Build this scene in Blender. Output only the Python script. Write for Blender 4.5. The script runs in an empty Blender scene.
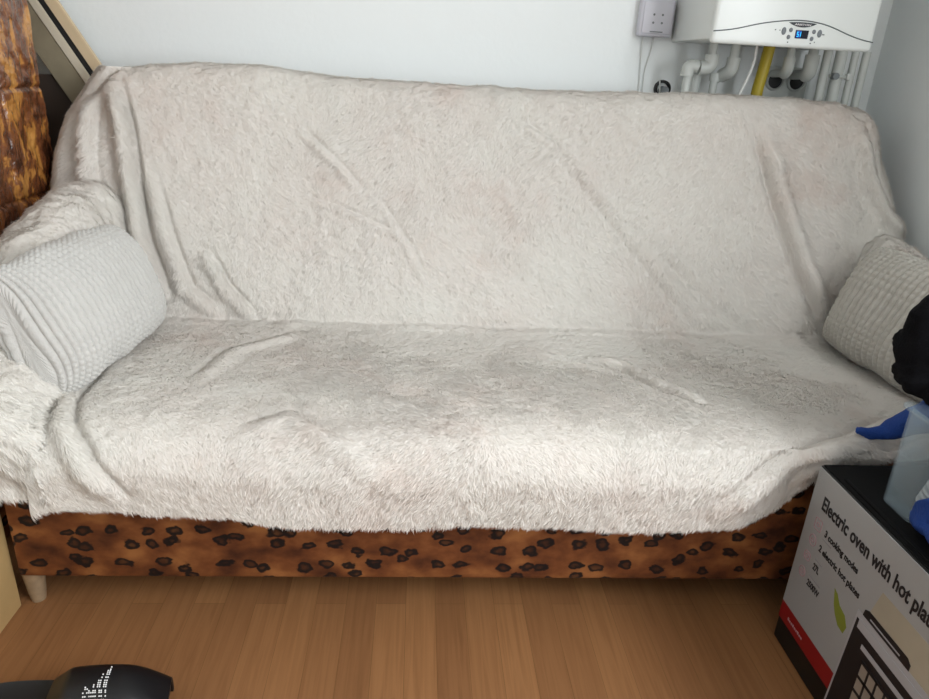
import bpy, bmesh, math, random
import numpy as np
from mathutils import Vector, Matrix, Euler
random.seed(4)
C = bpy.context.scene.collection
scene = bpy.context.scene

# ------------------------------------------------------------------ camera
cam_d = bpy.data.cameras.new('camera'); cam = bpy.data.objects.new('camera', cam_d); C.objects.link(cam)
cam_d.sensor_width = 36.0; cam_d.lens = 700.0 / 929.0 * 36.0; cam_d.clip_start = 0.02
def cam_axes(pitch=22.0, vp=(10000.0, 620.0), f=700.0):
    X = np.array([vp[0]-464.5, vp[1]-349.5, f]); X /= np.linalg.norm(X)
    dz = math.sin(math.radians(pitch)); dy = .92
    for _ in range(60):
        dx = -(dy*X[1]+dz*X[2])/X[0]; dy = math.sqrt(1-dz*dz-dx*dx)
    D = np.array([dx, dy, dz]); Y = np.cross(X, D)
    if Y[2] < 0: Y = -Y
    return np.array([X, Y, -D])
R_ = cam_axes()
r, d, f = R_[:, 0], R_[:, 1], R_[:, 2]
cam.matrix_world = Matrix(((r[0], -d[0], -f[0], 0), (r[1], -d[1], -f[1], 0), (r[2], -d[2], -f[2], 1.12), (0, 0, 0, 1)))
scene.camera = cam

# ------------------------------------------------------------------ light, exposure
scene.view_settings.view_transform = 'Standard'; scene.view_settings.look = 'None'
scene.view_settings.gamma = 1.0; scene.view_settings.use_curve_mapping = False
scene.view_settings.exposure = 0.25
w = bpy.data.worlds.new('sky'); scene.world = w; w.use_nodes = True
w.node_tree.nodes['Background'].inputs[0].default_value = (0.75, 0.87, 1.0, 1)
w.node_tree.nodes['Background'].inputs[1].default_value = 1.0
WY0, WY1, WZ0, WZ1 = -1.15, 0.35, 0.85, 2.25      # window opening in the right wall, behind the camera
RX = 1.43                                          # right wall plane
ld = bpy.data.lights.new('window_daylight', 'AREA'); ld.shape = 'RECTANGLE'; ld.size = WY1-WY0; ld.size_y = WZ1-WZ0
ld.energy = 70; ld.color = (0.95, 0.98, 1.0)
lo = bpy.data.objects.new('window_daylight', ld); C.objects.link(lo)
lo.location = (RX-0.01, (WY0+WY1)/2, (WZ0+WZ1)/2)
lo.rotation_euler = (0, math.radians(90), 0)     # faces -X (local -Z)
lo.rotation_euler = Vector((1, 0, 0)).to_track_quat('Z', 'Y').to_euler()
ld.size, ld.size_y = (WY1-WY0), (WZ1-WZ0)

# ------------------------------------------------------------------ materials
def nodes(m): m.use_nodes = True; return m.node_tree.nodes, m.node_tree.links, m.node_tree.nodes['Principled BSDF']
def S(c):
    return tuple(((v/255.)/12.92 if v/255. <= .04045 else ((v/255.+.055)/1.055)**2.4) for v in c)+(1,)
def plain(name, col, rough=.5, metal=0, bump=0, bscale=200, spec=.5, var=0, vscale=8, coat=0):
    m = bpy.data.materials.new(name); n, l, p = nodes(m)
    p.inputs['Base Color'].default_value = S(col); p.inputs['Roughness'].default_value = rough
    p.inputs['Metallic'].default_value = metal; p.inputs['Specular IOR Level'].default_value = spec
    p.inputs['Coat Weight'].default_value = coat
    tc = n.new('ShaderNodeTexCoord')
    if var:
        t = n.new('ShaderNodeTexNoise'); t.inputs['Scale'].default_value = vscale; t.inputs['Detail'].default_value = 5
        l.new(tc.outputs['Object'], t.inputs['Vector'])
        mx = n.new('ShaderNodeMix'); mx.data_type = 'RGBA'
        mx.inputs[6].default_value = S([max(0, c*(1-var)) for c in col]); mx.inputs[7].default_value = S([min(255, c*(1+var)) for c in col])
        l.new(t.outputs['Fac'], mx.inputs[0]); l.new(mx.outputs[2], p.inputs['Base Color'])
    if bump:
        t = n.new('ShaderNodeTexNoise'); t.inputs['Scale'].default_value = bscale; t.inputs['Detail'].default_value = 4
        l.new(tc.outputs['Object'], t.inputs['Vector'])
        b = n.new('ShaderNodeBump'); b.inputs['Strength'].default_value = bump; b.inputs['Distance'].default_value = .01
        l.new(t.outputs['Fac'], b.inputs['Height']); l.new(b.outputs['Normal'], p.inputs['Normal'])
    return m
def ramp(n, stops):
    r = n.new('ShaderNodeValToRGB'); e = r.color_ramp.elements
    while len(e) < len(stops): e.new(.5)
    for k, (pos, c) in enumerate(stops): e[k].position = pos; e[k].color = c
    return r
M = {}
M['wall'] = plain('painted_plaster', (240, 244, 244), .75, bump=.07, bscale=60, spec=.2)
M['ceil'] = plain('ceiling_paint', (228, 228, 224), .9)
M['boiler'] = plain('white_enamel', (232, 236, 234), .3)
M['boiler_side'] = plain('white_sheet_steel', (226, 230, 228), .45)
M['pvc'] = plain('white_plastic', (196, 200, 196), .4)
M['thermo'] = plain('lilac_white_plastic', (216, 216, 226), .45)
M['dark'] = plain('black_rubber_and_shade', (18, 18, 20), .6)
M['grey'] = plain('grey_plastic', (120, 126, 130), .45)
M['swoosh'] = plain('grey_trim', (95, 102, 104), .4)
M['yellow'] = plain('yellow_gas_pipe', (176, 156, 36), .45)
M['badge'] = plain('dark_badge', (40, 44, 50), .35)
M['mark'] = plain('print_grey', (110, 116, 120), .6)
M['screen'] = plain('display_glass', (12, 18, 40), .15)
M['bedwood'] = plain('pine_wood', (196, 164, 112), .55, var=.1, vscale=12)
M['tanwood'] = plain('tan_board', (212, 190, 156), .6, var=.05, vscale=10)
M['beige'] = plain('beige_board', (206, 196, 176), .6, var=.04, vscale=10)
M['gapshade'] = plain('gap_shade_brown', (58, 46, 38), .7, var=.15, vscale=14)  # dark brown imitating the shade behind the stove
M['olive'] = plain('shade_toned_board', (140, 130, 108), .6, var=.12, vscale=18)  # board tone lowered to carry the stove's shadow
M['bluecloth'] = plain('blue_fabric', (8, 58, 136), .75, bump=.3, bscale=250)
M['blackcloth'] = plain('black_fabric', (14, 14, 17), .95, bump=.4, bscale=300, spec=.1)
M['boxblack'] = plain('black_printed_card', (12, 12, 13), .55)
M['boxtop'] = plain('black_card_top', (10, 10, 11), .8, spec=.15)
M['boxwhite'] = plain('white_printed_card', (160, 161, 161), .4)
M['red'] = plain('red_print', (138, 14, 20), .45)
M['ink'] = plain('black_ink', (22, 22, 26), .5)
M['greyink'] = plain('pale_grey_ink', (150, 148, 152), .6)
M['pinkink'] = plain('pink_grey_ink', (176, 140, 146), .6)
M['whiteink'] = plain('white_ink', (225, 222, 222), .5)
M['silver'] = plain('silver_print', (172, 172, 176), .4)
M['beigeprint'] = plain('beige_print', (168, 160, 142), .5, var=.12, vscale=9)
M['grillprint'] = plain('grill_print', (150, 140, 128), .5)
M['slipper'] = plain('black_foam', (20, 21, 24), .38, spec=.5)
M['footbed'] = plain('black_footbed', (16, 17, 20), .6)
M['dotw'] = plain('white_dots', (235, 235, 235), .5)
M['foot'] = plain('worn_wood_foot', (140, 118, 92), .6, var=.25, vscale=40)
M['cable'] = plain('white_cable', (222, 224, 222), .5)
M['shoe'] = plain('off_white_rubber', (205, 205, 200), .5)
m = plain('clear_plastic', (150, 166, 174), .12); M['clear'] = m
n, l, p = nodes(m); p.inputs['Alpha'].default_value = .25; p.inputs['Roughness'].default_value = .15
m = bpy.data.materials.new('lit_digits'); M['glow'] = m; n, l, p = nodes(m)
p.inputs['Base Color'].default_value = (0, .3, .6, 1); p.inputs['Emission Color'].default_value = (.02, .62, .95, 1); p.inputs['Emission Strength'].default_value = 1.1
m = bpy.data.materials.new('backlight'); M['glow2'] = m; n, l, p = nodes(m)
p.inputs['Base Color'].default_value = (0, .02, .2, 1); p.inputs['Emission Color'].default_value = (.0, .03, .30, 1); p.inputs['Emission Strength'].default_value = .6

# fluffy throw
m = bpy.data.materials.new('cream_faux_fur'); M['fur'] = m; n, l, p = nodes(m)
tc = n.new('ShaderNodeTexCoord'); t = n.new('ShaderNodeTexNoise'); t.inputs['Scale'].default_value = 3.2; t.inputs['Detail'].default_value = 6; t.inputs['Roughness'].default_value = .65
l.new(tc.outputs['Object'], t.inputs['Vector'])
rp = ramp(n, [(.36, S((251, 248, 242))), (.56, S((250, 245, 239))), (.74, S((245, 234, 226)))])
l.new(t.outputs['Fac'], rp.inputs[0]); l.new(rp.outputs[0], p.inputs['Base Color'])
p.inputs['Roughness'].default_value = .85; p.inputs['Specular IOR Level'].default_value = .15
p.inputs['Sheen Weight'].default_value = .25; p.inputs['Sheen Roughness'].default_value = .5
tr = n.new('ShaderNodeBsdfTranslucent'); l.new(rp.outputs[0], tr.inputs[0]); ms = n.new('ShaderNodeMixShader'); ms.inputs[0].default_value = .3
l.new(p.outputs[0], ms.inputs[1]); l.new(tr.outputs[0], ms.inputs[2]); l.new(ms.outputs[0], n['Material Output'].inputs[0])
# ribbed plush cushions
M['plushL'] = plain('grey_plush', (195, 193, 189), .9, bump=.3, bscale=350, spec=.15, var=.03, vscale=30)
M['plushR'] = plain('beige_grey_plush', (182, 178, 170), .9, bump=.3, bscale=350, spec=.15, var=.03, vscale=30)
for k in ('plushL', 'plushR'):
    pp = M[k].node_tree.nodes['Principled BSDF']; pp.inputs['Sheen Weight'].default_value = .25

# leopard velvet
m = bpy.data.materials.new('leopard_velvet'); M['leopard'] = m; n, l, p = nodes(m)
tc = n.new('ShaderNodeTexCoord')
sx = n.new('ShaderNodeSeparateXYZ'); l.new(tc.outputs['Object'], sx.inputs[0]); cx = n.new('ShaderNodeCombineXYZ')
ya = n.new('ShaderNodeMath'); ya.operation = 'ADD'; l.new(sx.outputs[0], ya.inputs[0]); l.new(sx.outputs[1], ya.inputs[1]); l.new(ya.outputs[0], cx.inputs[0]); l.new(sx.outputs[2], cx.inputs[1])
mp = n.new('ShaderNodeMapping'); mp.inputs['Scale'].default_value = (17, 23, 22); l.new(cx.outputs[0], mp.inputs[0])
nz = n.new('ShaderNodeTexNoise'); nz.inputs['Scale'].default_value = 1.1; nz.inputs['Detail'].default_value = 3; l.new(mp.outputs[0], nz.inputs['Vector'])
vm = n.new('ShaderNodeVectorMath'); vm.operation = 'MULTIPLY_ADD'; vm.inputs[1].default_value = (.7, .7, .0); l.new(nz.outputs['Color'], vm.inputs[0]); l.new(mp.outputs[0], vm.inputs[2])
vo = n.new('ShaderNodeTexVoronoi'); vo.voronoi_dimensions = '2D'; vo.inputs['Scale'].default_value = 1.0; vo.inputs['Randomness'].default_value = .8; l.new(vm.outputs[0], vo.inputs['Vector'])
n2 = n.new('ShaderNodeTexNoise'); n2.inputs['Scale'].default_value = 1.9; n2.inputs['Detail'].default_value = 3; l.new(mp.outputs[0], n2.inputs['Vector'])
ad = n.new('ShaderNodeMath'); ad.operation = 'MULTIPLY_ADD'; ad.inputs[1].default_value = .5; l.new(n2.outputs['Fac'], ad.inputs[0]); l.new(vo.outputs['Distance'], ad.inputs[2])
spot = ramp(n, [(.28, (.62, .62, .62, 1)), (.40, (1, 1, 1, 1)), (.485, (.97, .97, .97, 1)), (.535, (0, 0, 0, 1))]); l.new(ad.outputs[0], spot.inputs[0])
n3 = n.new('ShaderNodeTexNoise'); n3.inputs['Scale'].default_value = .7; n3.inputs['Detail'].default_value = 6; l.new(mp.outputs[0], n3.inputs['Vector'])
bc = ramp(n, [(.3, S((58, 30, 18))), (.5, S((112, 64, 34))), (.72, S((156, 102, 58)))]); l.new(n3.outputs['Fac'], bc.inputs[0])
mx = n.new('ShaderNodeMix'); mx.data_type = 'RGBA'; mx.inputs[7].default_value = S((24, 17, 16)); l.new(spot.outputs[0], mx.inputs[0]); l.new(bc.outputs[0], mx.inputs[6])
l.new(mx.outputs[2], p.inputs['Base Color']); p.inputs['Roughness'].default_value = .7; p.inputs['Specular IOR Level'].default_value = .25

# oak laminate, strips running towards the wall
m = bpy.data.materials.new('oak_laminate'); M['floor'] = m; n, l, p = nodes(m)
tc = n.new('ShaderNodeTexCoord')
mp = n.new('ShaderNodeMapping'); mp.inputs['Rotation'].default_value = (0, 0, math.radians(90)); l.new(tc.outputs['Object'], mp.inputs[0])
br = n.new('ShaderNodeTexBrick'); br.inputs['Scale'].default_value = 1; br.inputs['Brick Width'].default_value = .62; br.inputs['Row Height'].default_value = .066
br.inputs['Mortar Size'].default_value = .0005; br.inputs['Mortar Smooth'].default_value = .3; br.offset = .37; br.inputs['Bias'].default_value = 0
br.inputs['Color1'].default_value = S((152, 108, 70)); br.inputs['Color2'].default_value = S((134, 93, 60)); br.inputs['Mortar'].default_value = S((110, 78, 46))
l.new(mp.outputs[0], br.inputs['Vector'])
m2 = n.new('ShaderNodeMapping'); m2.inputs['Scale'].default_value = (70, 2.6, 10); l.new(tc.outputs['Object'], m2.inputs[0])
g = n.new('ShaderNodeTexNoise'); g.inputs['Scale'].default_value = 1.3; g.inputs['Detail'].default_value = 6; g.inputs['Distortion'].default_value = 1.2; l.new(m2.outputs[0], g.inputs['Vector'])
gr = ramp(n, [(.3, (.80, .76, .72, 1)), (.6, (1.04, 1.03, 1.02, 1))]); l.new(g.outputs['Fac'], gr.inputs[0])
mx = n.new('ShaderNodeMix'); mx.data_type = 'RGBA'; mx.blend_type = 'MULTIPLY'; mx.inputs[0].default_value = .8
l.new(br.outputs['Color'], mx.inputs[6]); l.new(gr.outputs[0], mx.inputs[7]); l.new(mx.outputs[2], p.inputs['Base Color'])
p.inputs['Roughness'].default_value = .42; p.inputs['Specular IOR Level'].default_value = .4

# mottled brown stove glaze
m = bpy.data.materials.new('brown_glaze'); M['glaze'] = m; n, l, p = nodes(m)
tc = n.new('ShaderNodeTexCoord'); mp = n.new('ShaderNodeMapping'); mp.inputs['Scale'].default_value = (9, 11, 6.5); l.new(tc.outputs['Object'], mp.inputs[0])
t = n.new('ShaderNodeTexNoise'); t.inputs['Scale'].default_value = 1.5; t.inputs['Detail'].default_value = 7; t.inputs['Roughness'].default_value = .62; t.inputs['Distortion'].default_value = .35; l.new(mp.outputs[0], t.inputs['Vector'])
rp = ramp(n, [(.36, S((58, 30, 18))), (.47, S((112, 66, 40))), (.535, S((136, 84, 46))), (.56, S((184, 126, 62))), (.72, S((206, 150, 80)))]); l.new(t.outputs['Fac'], rp.inputs[0])
l.new(rp.outputs[0], p.inputs['Base Color']); p.inputs['Roughness'].default_value = .22; p.inputs['Coat Weight'].default_value = .6; p.inputs['Coat Roughness'].default_value = .08
t2 = n.new('ShaderNodeTexNoise'); t2.inputs['Scale'].default_value = 45; t2.inputs['Detail'].default_value = 4; l.new(tc.outputs['Object'], t2.inputs['Vector'])
b = n.new('ShaderNodeBump'); b.inputs['Strength'].default_value = .7; b.inputs['Distance'].default_value = .012; l.new(t2.outputs['Fac'], b.inputs['Height']); l.new(b.outputs[0], p.inputs['Normal']); l.new(b.outputs[0], p.inputs['Coat Normal'])
# green leaf print with a soft edge
m = bpy.data.materials.new('green_print'); M['green'] = m; n, l, p = nodes(m)
p.inputs['Base Color'].default_value = S((128, 138, 52)); p.inputs['Roughness'].default_value = .5

# ------------------------------------------------------------------ helpers
def link_mesh(name, me, mat, parent=None):
    o = bpy.data.objects.new(name, me); C.objects.link(o)
    if mat: me.materials.append(mat)
    if parent: o.parent = parent
    return o
def obj(name, bm, mat, parent=None, smooth=False):
    me = bpy.data.meshes.new(name); bmesh.ops.recalc_face_normals(bm, faces=bm.faces[:]); bm.to_mesh(me); bm.free()
    if smooth:
        for q in me.polygons: q.use_smooth = True
        me.set_sharp_from_angle(angle=math.radians(38))
    return link_mesh(name, me, mat, parent)
def tag(o, label, cat, group=None, kind=None):
    o['label'] = label; o['category'] = cat
    if group: o['group'] = group
    if kind: o['kind'] = kind
    return o
def thing(name, label, cat, loc=(0, 0, 0), group=None):
    o = bpy.data.objects.new(name, None); C.objects.link(o); o.location = loc; o.empty_display_size = .05
    return tag(o, label, cat, group)
def rel(bm, root):   # world coords -> root's local coords
    if root: bmesh.ops.translate(bm, verts=bm.verts[:], vec=-Vector(root.location))
    return bm
def bx(bm, x0, x1, y0, y1, z0, z1, bev=0, seg=2, rot=None, piv=None):
    r = bmesh.ops.create_cube(bm, size=1)['verts']
    for v in r: v.co = Vector(((x0+x1)/2+v.co.x*(x1-x0), (y0+y1)/2+v.co.y*(y1-y0), (z0+z1)/2+v.co.z*(z1-z0)))
    if bev:
        es = list({e for v in r for e in v.link_edges})
        res = bmesh.ops.bevel(bm, geom=es, offset=bev, segments=seg, affect='EDGES', profile=.5)
        r = list({v for f_ in res['faces'] for v in f_.verts} | {v for v in r if v.is_valid})
    if rot is not None:
        bmesh.ops.rotate(bm, verts=r, cent=piv or ((x0+x1)/2, (y0+y1)/2, (z0+z1)/2), matrix=rot)
    return r
def smooth_path(P, k=3):
    P = [Vector(p) for p in P]
    for _ in range(k):
        Q = [P[0]]
        for a, b_ in zip(P[:-1], P[1:]): Q += [a*.75+b_*.25, a*.25+b_*.75]
        P = Q+[P[-1]]
    return P
def tube(bm, P, r, seg=14, k=0, caps=True):
    P = smooth_path(P, k) if k else [Vector(p) for p in P]
    rings = []; up = None
    for i, p in enumerate(P):
        t = (P[min(i+1, len(P)-1)]-P[max(i-1, 0)]).normalized()
        if up is None: up = Vector((0, 0, 1)) if abs(t.z) < .9 else Vector((1, 0, 0))
        a = t.cross(up).normalized(); b_ = a.cross(t).normalized(); up = b_
        rr = r[i] if isinstance(r, (list, tuple)) else r
        rings.append([bm.verts.new(p+(a*math.cos(2*math.pi*j/seg)+b_*math.sin(2*math.pi*j/seg))*rr) for j in range(seg)])
    for A, B in zip(rings[:-1], rings[1:]):
        for j in range(seg): bm.faces.new((A[j], A[(j+1) % seg], B[(j+1) % seg], B[j]))
    if caps: bm.faces.new(rings[0][::-1]); bm.faces.new(rings[-1])
def cyl(bm, a, b_, r, seg=24): tube(bm, [a, b_], r, seg)
def text_mesh(s, size, bold=0., extrude=.0003):
    cu = bpy.data.curves.new('writing', 'FONT'); cu.body = s; cu.size = size; cu.extrude = extrude; cu.offset = bold
    cu.resolution_u = 3
    o = bpy.data.objects.new('writing', cu); C.objects.link(o); bpy.context.view_layer.update()
    me = bpy.data.meshes.new_from_object(o.evaluated_get(bpy.context.evaluated_depsgraph_get()))
    bpy.data.objects.remove(o); bpy.data.curves.remove(cu)
    return me
def mesh_np(name, V, F4=None, F3=None, mat=None, parent=None, smooth=True):
    me = bpy.data.meshes.new(name); me.vertices.add(len(V)); me.vertices.foreach_set('co', np.ascontiguousarray(V, dtype=np.float32).ravel())
    parts = []; starts = []; tot = []; off = 0
    for F in (F4, F3):
        if F is None or len(F) == 0: continue
        k = F.shape[1]; parts.append(F.ravel()); starts.append(off+np.arange(len(F))*k); tot.append(np.full(len(F), k)); off += F.size
    L = np.concatenate(parts).astype(np.int32); st = np.concatenate(starts).astype(np.int32)
    me.loops.add(len(L)); me.loops.foreach_set('vertex_index', L)
    me.polygons.add(len(st)); me.polygons.foreach_set('loop_start', st)
    me.polygons.foreach_set('use_smooth', np.full(len(st), smooth))
    me.update(calc_edges=True); me.validate()
    return link_mesh(name, me, mat, parent)
def gridfaces(nu, nv, closed_u=False):
    i, j = np.meshgrid(np.arange(nv-1), np.arange(nu-1 if not closed_u else nu), indexing='ij')
    j2 = (j+1) % nu
    return np.stack([i*nu+j, i*nu+j2, (i+1)*nu+j2, (i+1)*nu+j], -1).reshape(-1, 4)
def hash2(ix, iy, seed):
    h = (ix.astype(np.int64)*374761393+iy.astype(np.int64)*668265263+seed*982451653) & 0xffffffff
    h = ((h ^ (h >> 13))*1274126177) & 0xffffffff
    return ((h ^ (h >> 16)) & 0xffffff)/float(0xffffff)
def vn(x, y, seed=0):                 # smooth value noise in -1..1
    ix = np.floor(x); iy = np.floor(y); fx = x-ix; fy = y-iy
    fx = fx*fx*fx*(fx*(fx*6-15)+10); fy = fy*fy*fy*(fy*(fy*6-15)+10)
    a = hash2(ix, iy, seed); b_ = hash2(ix+1, iy, seed); c = hash2(ix, iy+1, seed); d_ = hash2(ix+1, iy+1, seed)
    return 2*((a*(1-fx)+b_*fx)*(1-fy)+(c*(1-fx)+d_*fx)*fy)-1
def fbm(x, y, seed=0, o=3):
    s = 0; a = 1; t = 0
    for k in range(o): s = s+a*vn(x*2**k, y*2**k, seed+k*17); t += a; a *= .5
    return s/t
def pl_dist(X, Y, P):                 # signed distance to a polyline and position along it
    best = np.full(X.shape, 1e9); sg = np.zeros(X.shape); tt = np.zeros(X.shape)
    n_ = len(P)-1
    for k in range(n_):
        ax, ay = P[k]; bx_, by = P[k+1]; dx, dy = bx_-ax, by-ay; L2 = dx*dx+dy*dy
        t_ = np.clip(((X-ax)*dx+(Y-ay)*dy)/L2, 0, 1); qx = X-ax-t_*dx; qy = Y-ay-t_*dy
        dd = np.hypot(qx, qy); m_ = dd < best
        best = np.where(m_, dd, best); sg = np.where(m_, np.sign(dx*qy-dy*qx), sg); tt = np.where(m_, (k+t_)/n_, tt)
    return best*np.where(sg == 0, 1, sg), tt
def fold(X, Y, P, w_, h, groove=.0, side=1):
    d_, t_ = pl_dist(X, Y, P)
    env = np.clip(np.minimum(t_, 1-t_)*5+.25, 0, 1)
    z = h*np.exp(-(d_/w_)**2)
    dg = d_-side*w_*1.35
    return env*(z-groove*np.exp(-(dg/(w_*.45))**2))
def normals(P):
    du = np.gradient(P, axis=1); dv = np.gradient(P, axis=0); N = np.cross(du, dv)
    return N/(np.linalg.norm(N, axis=2, keepdims=True)+1e-12)
def fur_mesh(name, P, count, length, mat, parent=None, flip=False, weight=None, flow_seed=3, down=.9, seed=1, lift=.42, swirl=1.0, wid=.0007, closed=None, vis=None):
    """one cloth surface (grid P) with its own pile of short bent fibres"""
    nv, nu = P.shape[:2]; N = normals(P)
    if flip: N = -N
    rng = np.random.default_rng(seed)
    du = np.linalg.norm(np.gradient(P, axis=1), axis=2); dv = np.linalg.norm(np.gradient(P, axis=0), axis=2)
    area = du*dv
    if vis is not None: area = area*vis
    pr = area[:-1, :-1].ravel(); cdf = np.cumsum(pr); cdf /= cdf[-1]
    c = np.searchsorted(cdf, rng.random(count)); iv = c//(nu-1); iu = c % (nu-1); a = rng.random(count)[:, None]; b_ = rng.random(count)[:, None]
    def smp(A): return (A[iv, iu]*(1-a)+A[iv, iu+1]*a)*(1-b_)+(A[iv+1, iu]*(1-a)+A[iv+1, iu+1]*a)*b_
    p0 = smp(P); nn = smp(N); nn /= np.linalg.norm(nn, axis=1, keepdims=True)
    # flow: downhill plus swirling brush direction
    g_ = np.array([0, -.25, -1.])*down; ang = math.pi*swirl*fbm(p0[:, 0]*4.5, (p0[:, 2]-p0[:, 1]*.8)*4.5, flow_seed, 3)
    gd = g_+np.zeros_like(p0); gd[:, 0] += np.sin(ang)*1.1; gd[:, 2] += (np.cos(ang)-.6)*.5; gd[:, 1] -= (np.cos(ang)-.2)*.3
    gd += rng.normal(0, .22, p0.shape)
    cl = np.stack([fbm(p0[:, 0]*70, (p0[:, 1]+p0[:, 2])*70, 91+k, 1) for k in range(3)], 1)*.42
    gd += cl
    t = gd-nn*np.sum(gd*nn, axis=1, keepdims=True); t /= np.linalg.norm(t, axis=1, keepdims=True)+1e-9
    L = length*(.65+.6*rng.random(count))[:, None]
    if weight is not None: L = L*smp(weight[..., None])
    s = np.cross(nn, t); s += rng.normal(0, .25, s.shape); s /= np.linalg.norm(s, axis=1, keepdims=True)
    lf = lift*(1+.35*rng.normal(size=(count, 1)))
    m1 = p0+(t*.8+nn*lf*1.3)*L*.45; tip = p0+(t+nn*lf*.95)*L
    W = wid*(.7+.7*rng.random((count, 1)))
    V = np.concatenate([p0-s*W-nn*.001, p0+s*W-nn*.001, m1-s*W*.8, m1+s*W*.8, tip])
    k = np.arange(count); base = nv*nu
    f4 = np.stack([k+2*count, k+3*count, k+count, k], 1)+base; f3 = np.stack([k+4*count, k+3*count, k+2*count], 1)+base
    g4 = gridfaces(nu, nv)
    if flip: g4 = g4[:, ::-1]
    o = mesh_np(name, np.concatenate([P.reshape(-1, 3), V]), np.concatenate([g4, f4]), f3, mat, parent)
    # soft pile shading: fibres lean their normals to the cloth below
    rn = rng.normal(0, .28, (count, 3)); fn = nn+rn+t*.05; fn /= np.linalg.norm(fn, axis=1, keepdims=True)
    allN = np.concatenate([N.reshape(-1, 3)]+[fn]*5).astype(np.float32)
    if len(o.data.vertices) == len(allN): o.data.normals_split_custom_set_from_vertices(allN)
    return o
def blob(name, caps_, mat, parent=None, voxel=.006, wr=.012, wsize=.06, sm=6, ridge=.012):
    """cloth heap: capsules fused into one skin, then wrinkled"""
    bm = bmesh.new()
    for a, b_, ra, rb in caps_:
        a = Vector(a); b_ = Vector(b_); n_ = 7
        P = [a.lerp(b_, i/(n_-1)) for i in range(n_)]; t = (b_-a).normalized() if (b_-a).length > 1e-6 else Vector((0, 0, 1))
        pts = [a-t*ra*.9, a-t*ra*.5]+P+[b_+t*rb*.5, b_+t*rb*.9]
        rr = [ra*.4, ra*.85]+[ra+(rb-ra)*i/(n_-1) for i in range(n_)]+[rb*.85, rb*.4]
        tube(bm, pts, rr, 20)
    o = obj(name, bm, mat, parent, True)
    md = o.modifiers.new('fuse', 'REMESH'); md.mode = 'VOXEL'; md.voxel_size = voxel; md.use_smooth_shade = True
    md = o.modifiers.new('soft', 'SMOOTH'); md.iterations = sm; md.factor = .6
    tx = bpy.data.textures.new('wrinkle', 'CLOUDS'); tx.noise_scale = wsize; tx.noise_depth = 2
    md = o.modifiers.new('wrinkles', 'DISPLACE'); md.texture = tx; md.strength = wr; md.mid_level = .5
    bpy.context.view_layer.update(); dg = bpy.context.evaluated_depsgraph_get()
    me = bpy.data.meshes.new_from_object(o.evaluated_get(dg)); o.modifiers.clear(); old = o.data; o.data = me; bpy.data.meshes.remove(old)
    n_ = len(me.vertices); co = np.empty(n_*3); me.vertices.foreach_get('co', co); co = co.reshape(-1, 3)
    no = np.empty(n_*3); me.vertex_normals.foreach_get('vector', no); no = no.reshape(-1, 3)
    q1 = co[:, 0]*.8+co[:, 1]*.5+co[:, 2]*.35; q2 = co[:, 2]*.9-co[:, 0]*.3+co[:, 1]*.25; wa = fbm(q1*7, q2*7, 51, 2)
    rid = (1-np.abs(fbm(q1*15+wa*1.6, q2*5+wa, 52, 2)))**3; rid2 = (1-np.abs(fbm(q2*26+wa*2, q1*9, 53, 2)))**3
    co += no*((rid-.5)*ridge+(rid2-.5)*ridge*.45)[:, None]
    me.vertices.foreach_set('co', co.ravel()); me.update()
    for q in me.polygons: q.use_smooth = True
    return o
def struct(name, bm, mat): o = obj(name, bm, mat); o['kind'] = 'structure'; return o

# ------------------------------------------------------------------ room
WY = 2.30; X0 = -2.4; Y0 = -2.1; ZC = 2.55
def slab(name, mat, *a):
    bm = bmesh.new(); bx(bm, *a); return struct(name, bm, mat)
slab('floor', M['floor'], X0, RX, Y0, WY, -.06, 0)
slab('ceiling', M['ceil'], X0, RX, Y0, WY, ZC, ZC+.06)
slab('wall_back', M['wall'], X0, RX, WY, WY+.12, 0, ZC)
slab('wall_left', M['wall'], X0-.12, X0, Y0, WY, 0, ZC)
slab('wall_front', M['wall'], X0, RX, Y0-.12, Y0, 0, ZC)
bm = bmesh.new()
bx(bm, RX, RX+.14, Y0, WY0, 0, ZC); bx(bm, RX, RX+.14, WY1, WY, 0, ZC); bx(bm, RX, RX+.14, WY0, WY1, 0, WZ0); bx(bm, RX, RX+.14, WY0, WY1, WZ1, ZC)
struct('wall_right', bm, M['wall'])
bm = bmesh.new()
for a in ((WY0, WY0+.05, WZ0, WZ1), (WY1-.05, WY1, WZ0, WZ1), (WY0, WY1, WZ0, WZ0+.05), (WY0, WY1, WZ1-.05, WZ1), ((WY0+WY1)/2-.03, (WY0+WY1)/2+.03, WZ0, WZ1)):
    bx(bm, RX+.05, RX+.10, a[0], a[1], a[2], a[3])
struct('window_1', bm, M['boiler'])

# ------------------------------------------------------------------ tiled stove
st = thing('tiled_stove', 'brown and amber glazed tiled stove at the left edge of the picture', 'stove', (-1.32, 1.75, 0))
SX = -1.0
def stove_face():
    zs = np.linspace(0.0, 1.62, 520); ys = np.linspace(1.42, 2.070, 260)
    Y, Z = np.meshgrid(ys, zs)
    zt = ((Z-.742) % .267)/.267; yt = ((Y-2.070) % .222)/.222
    ed = np.minimum(np.minimum(zt, 1-zt)*.267, np.minimum(yt, 1-yt)*.222)
    rel_ = .010*np.clip(ed/.010, 0, 1)**.5-.0015*np.exp(-((ed-.045)/.010)**2)
    rel_ += .006*fbm(Y*16, Z*9, 5, 3)+.003*fbm(Y*60, Z*40, 9, 2)
    # the vertical corner is rounded and chipped
    c = np.clip((2.070-Y)/.03, 0, 1); rel_ = rel_*(.3+.7*c)-(1-np.sqrt(np.clip(1-(1-c)**2, 0, 1)))*.03
    yy = Y+(1-c)*.012*fbm(Z*14, Z*0, 33, 3)
    P = np.stack([SX-.012+rel_, yy, Z], -1)
    return P
P = stove_face(); P[..., 0] -= st.location[0]; P[..., 1] -= st.location[1]
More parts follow.
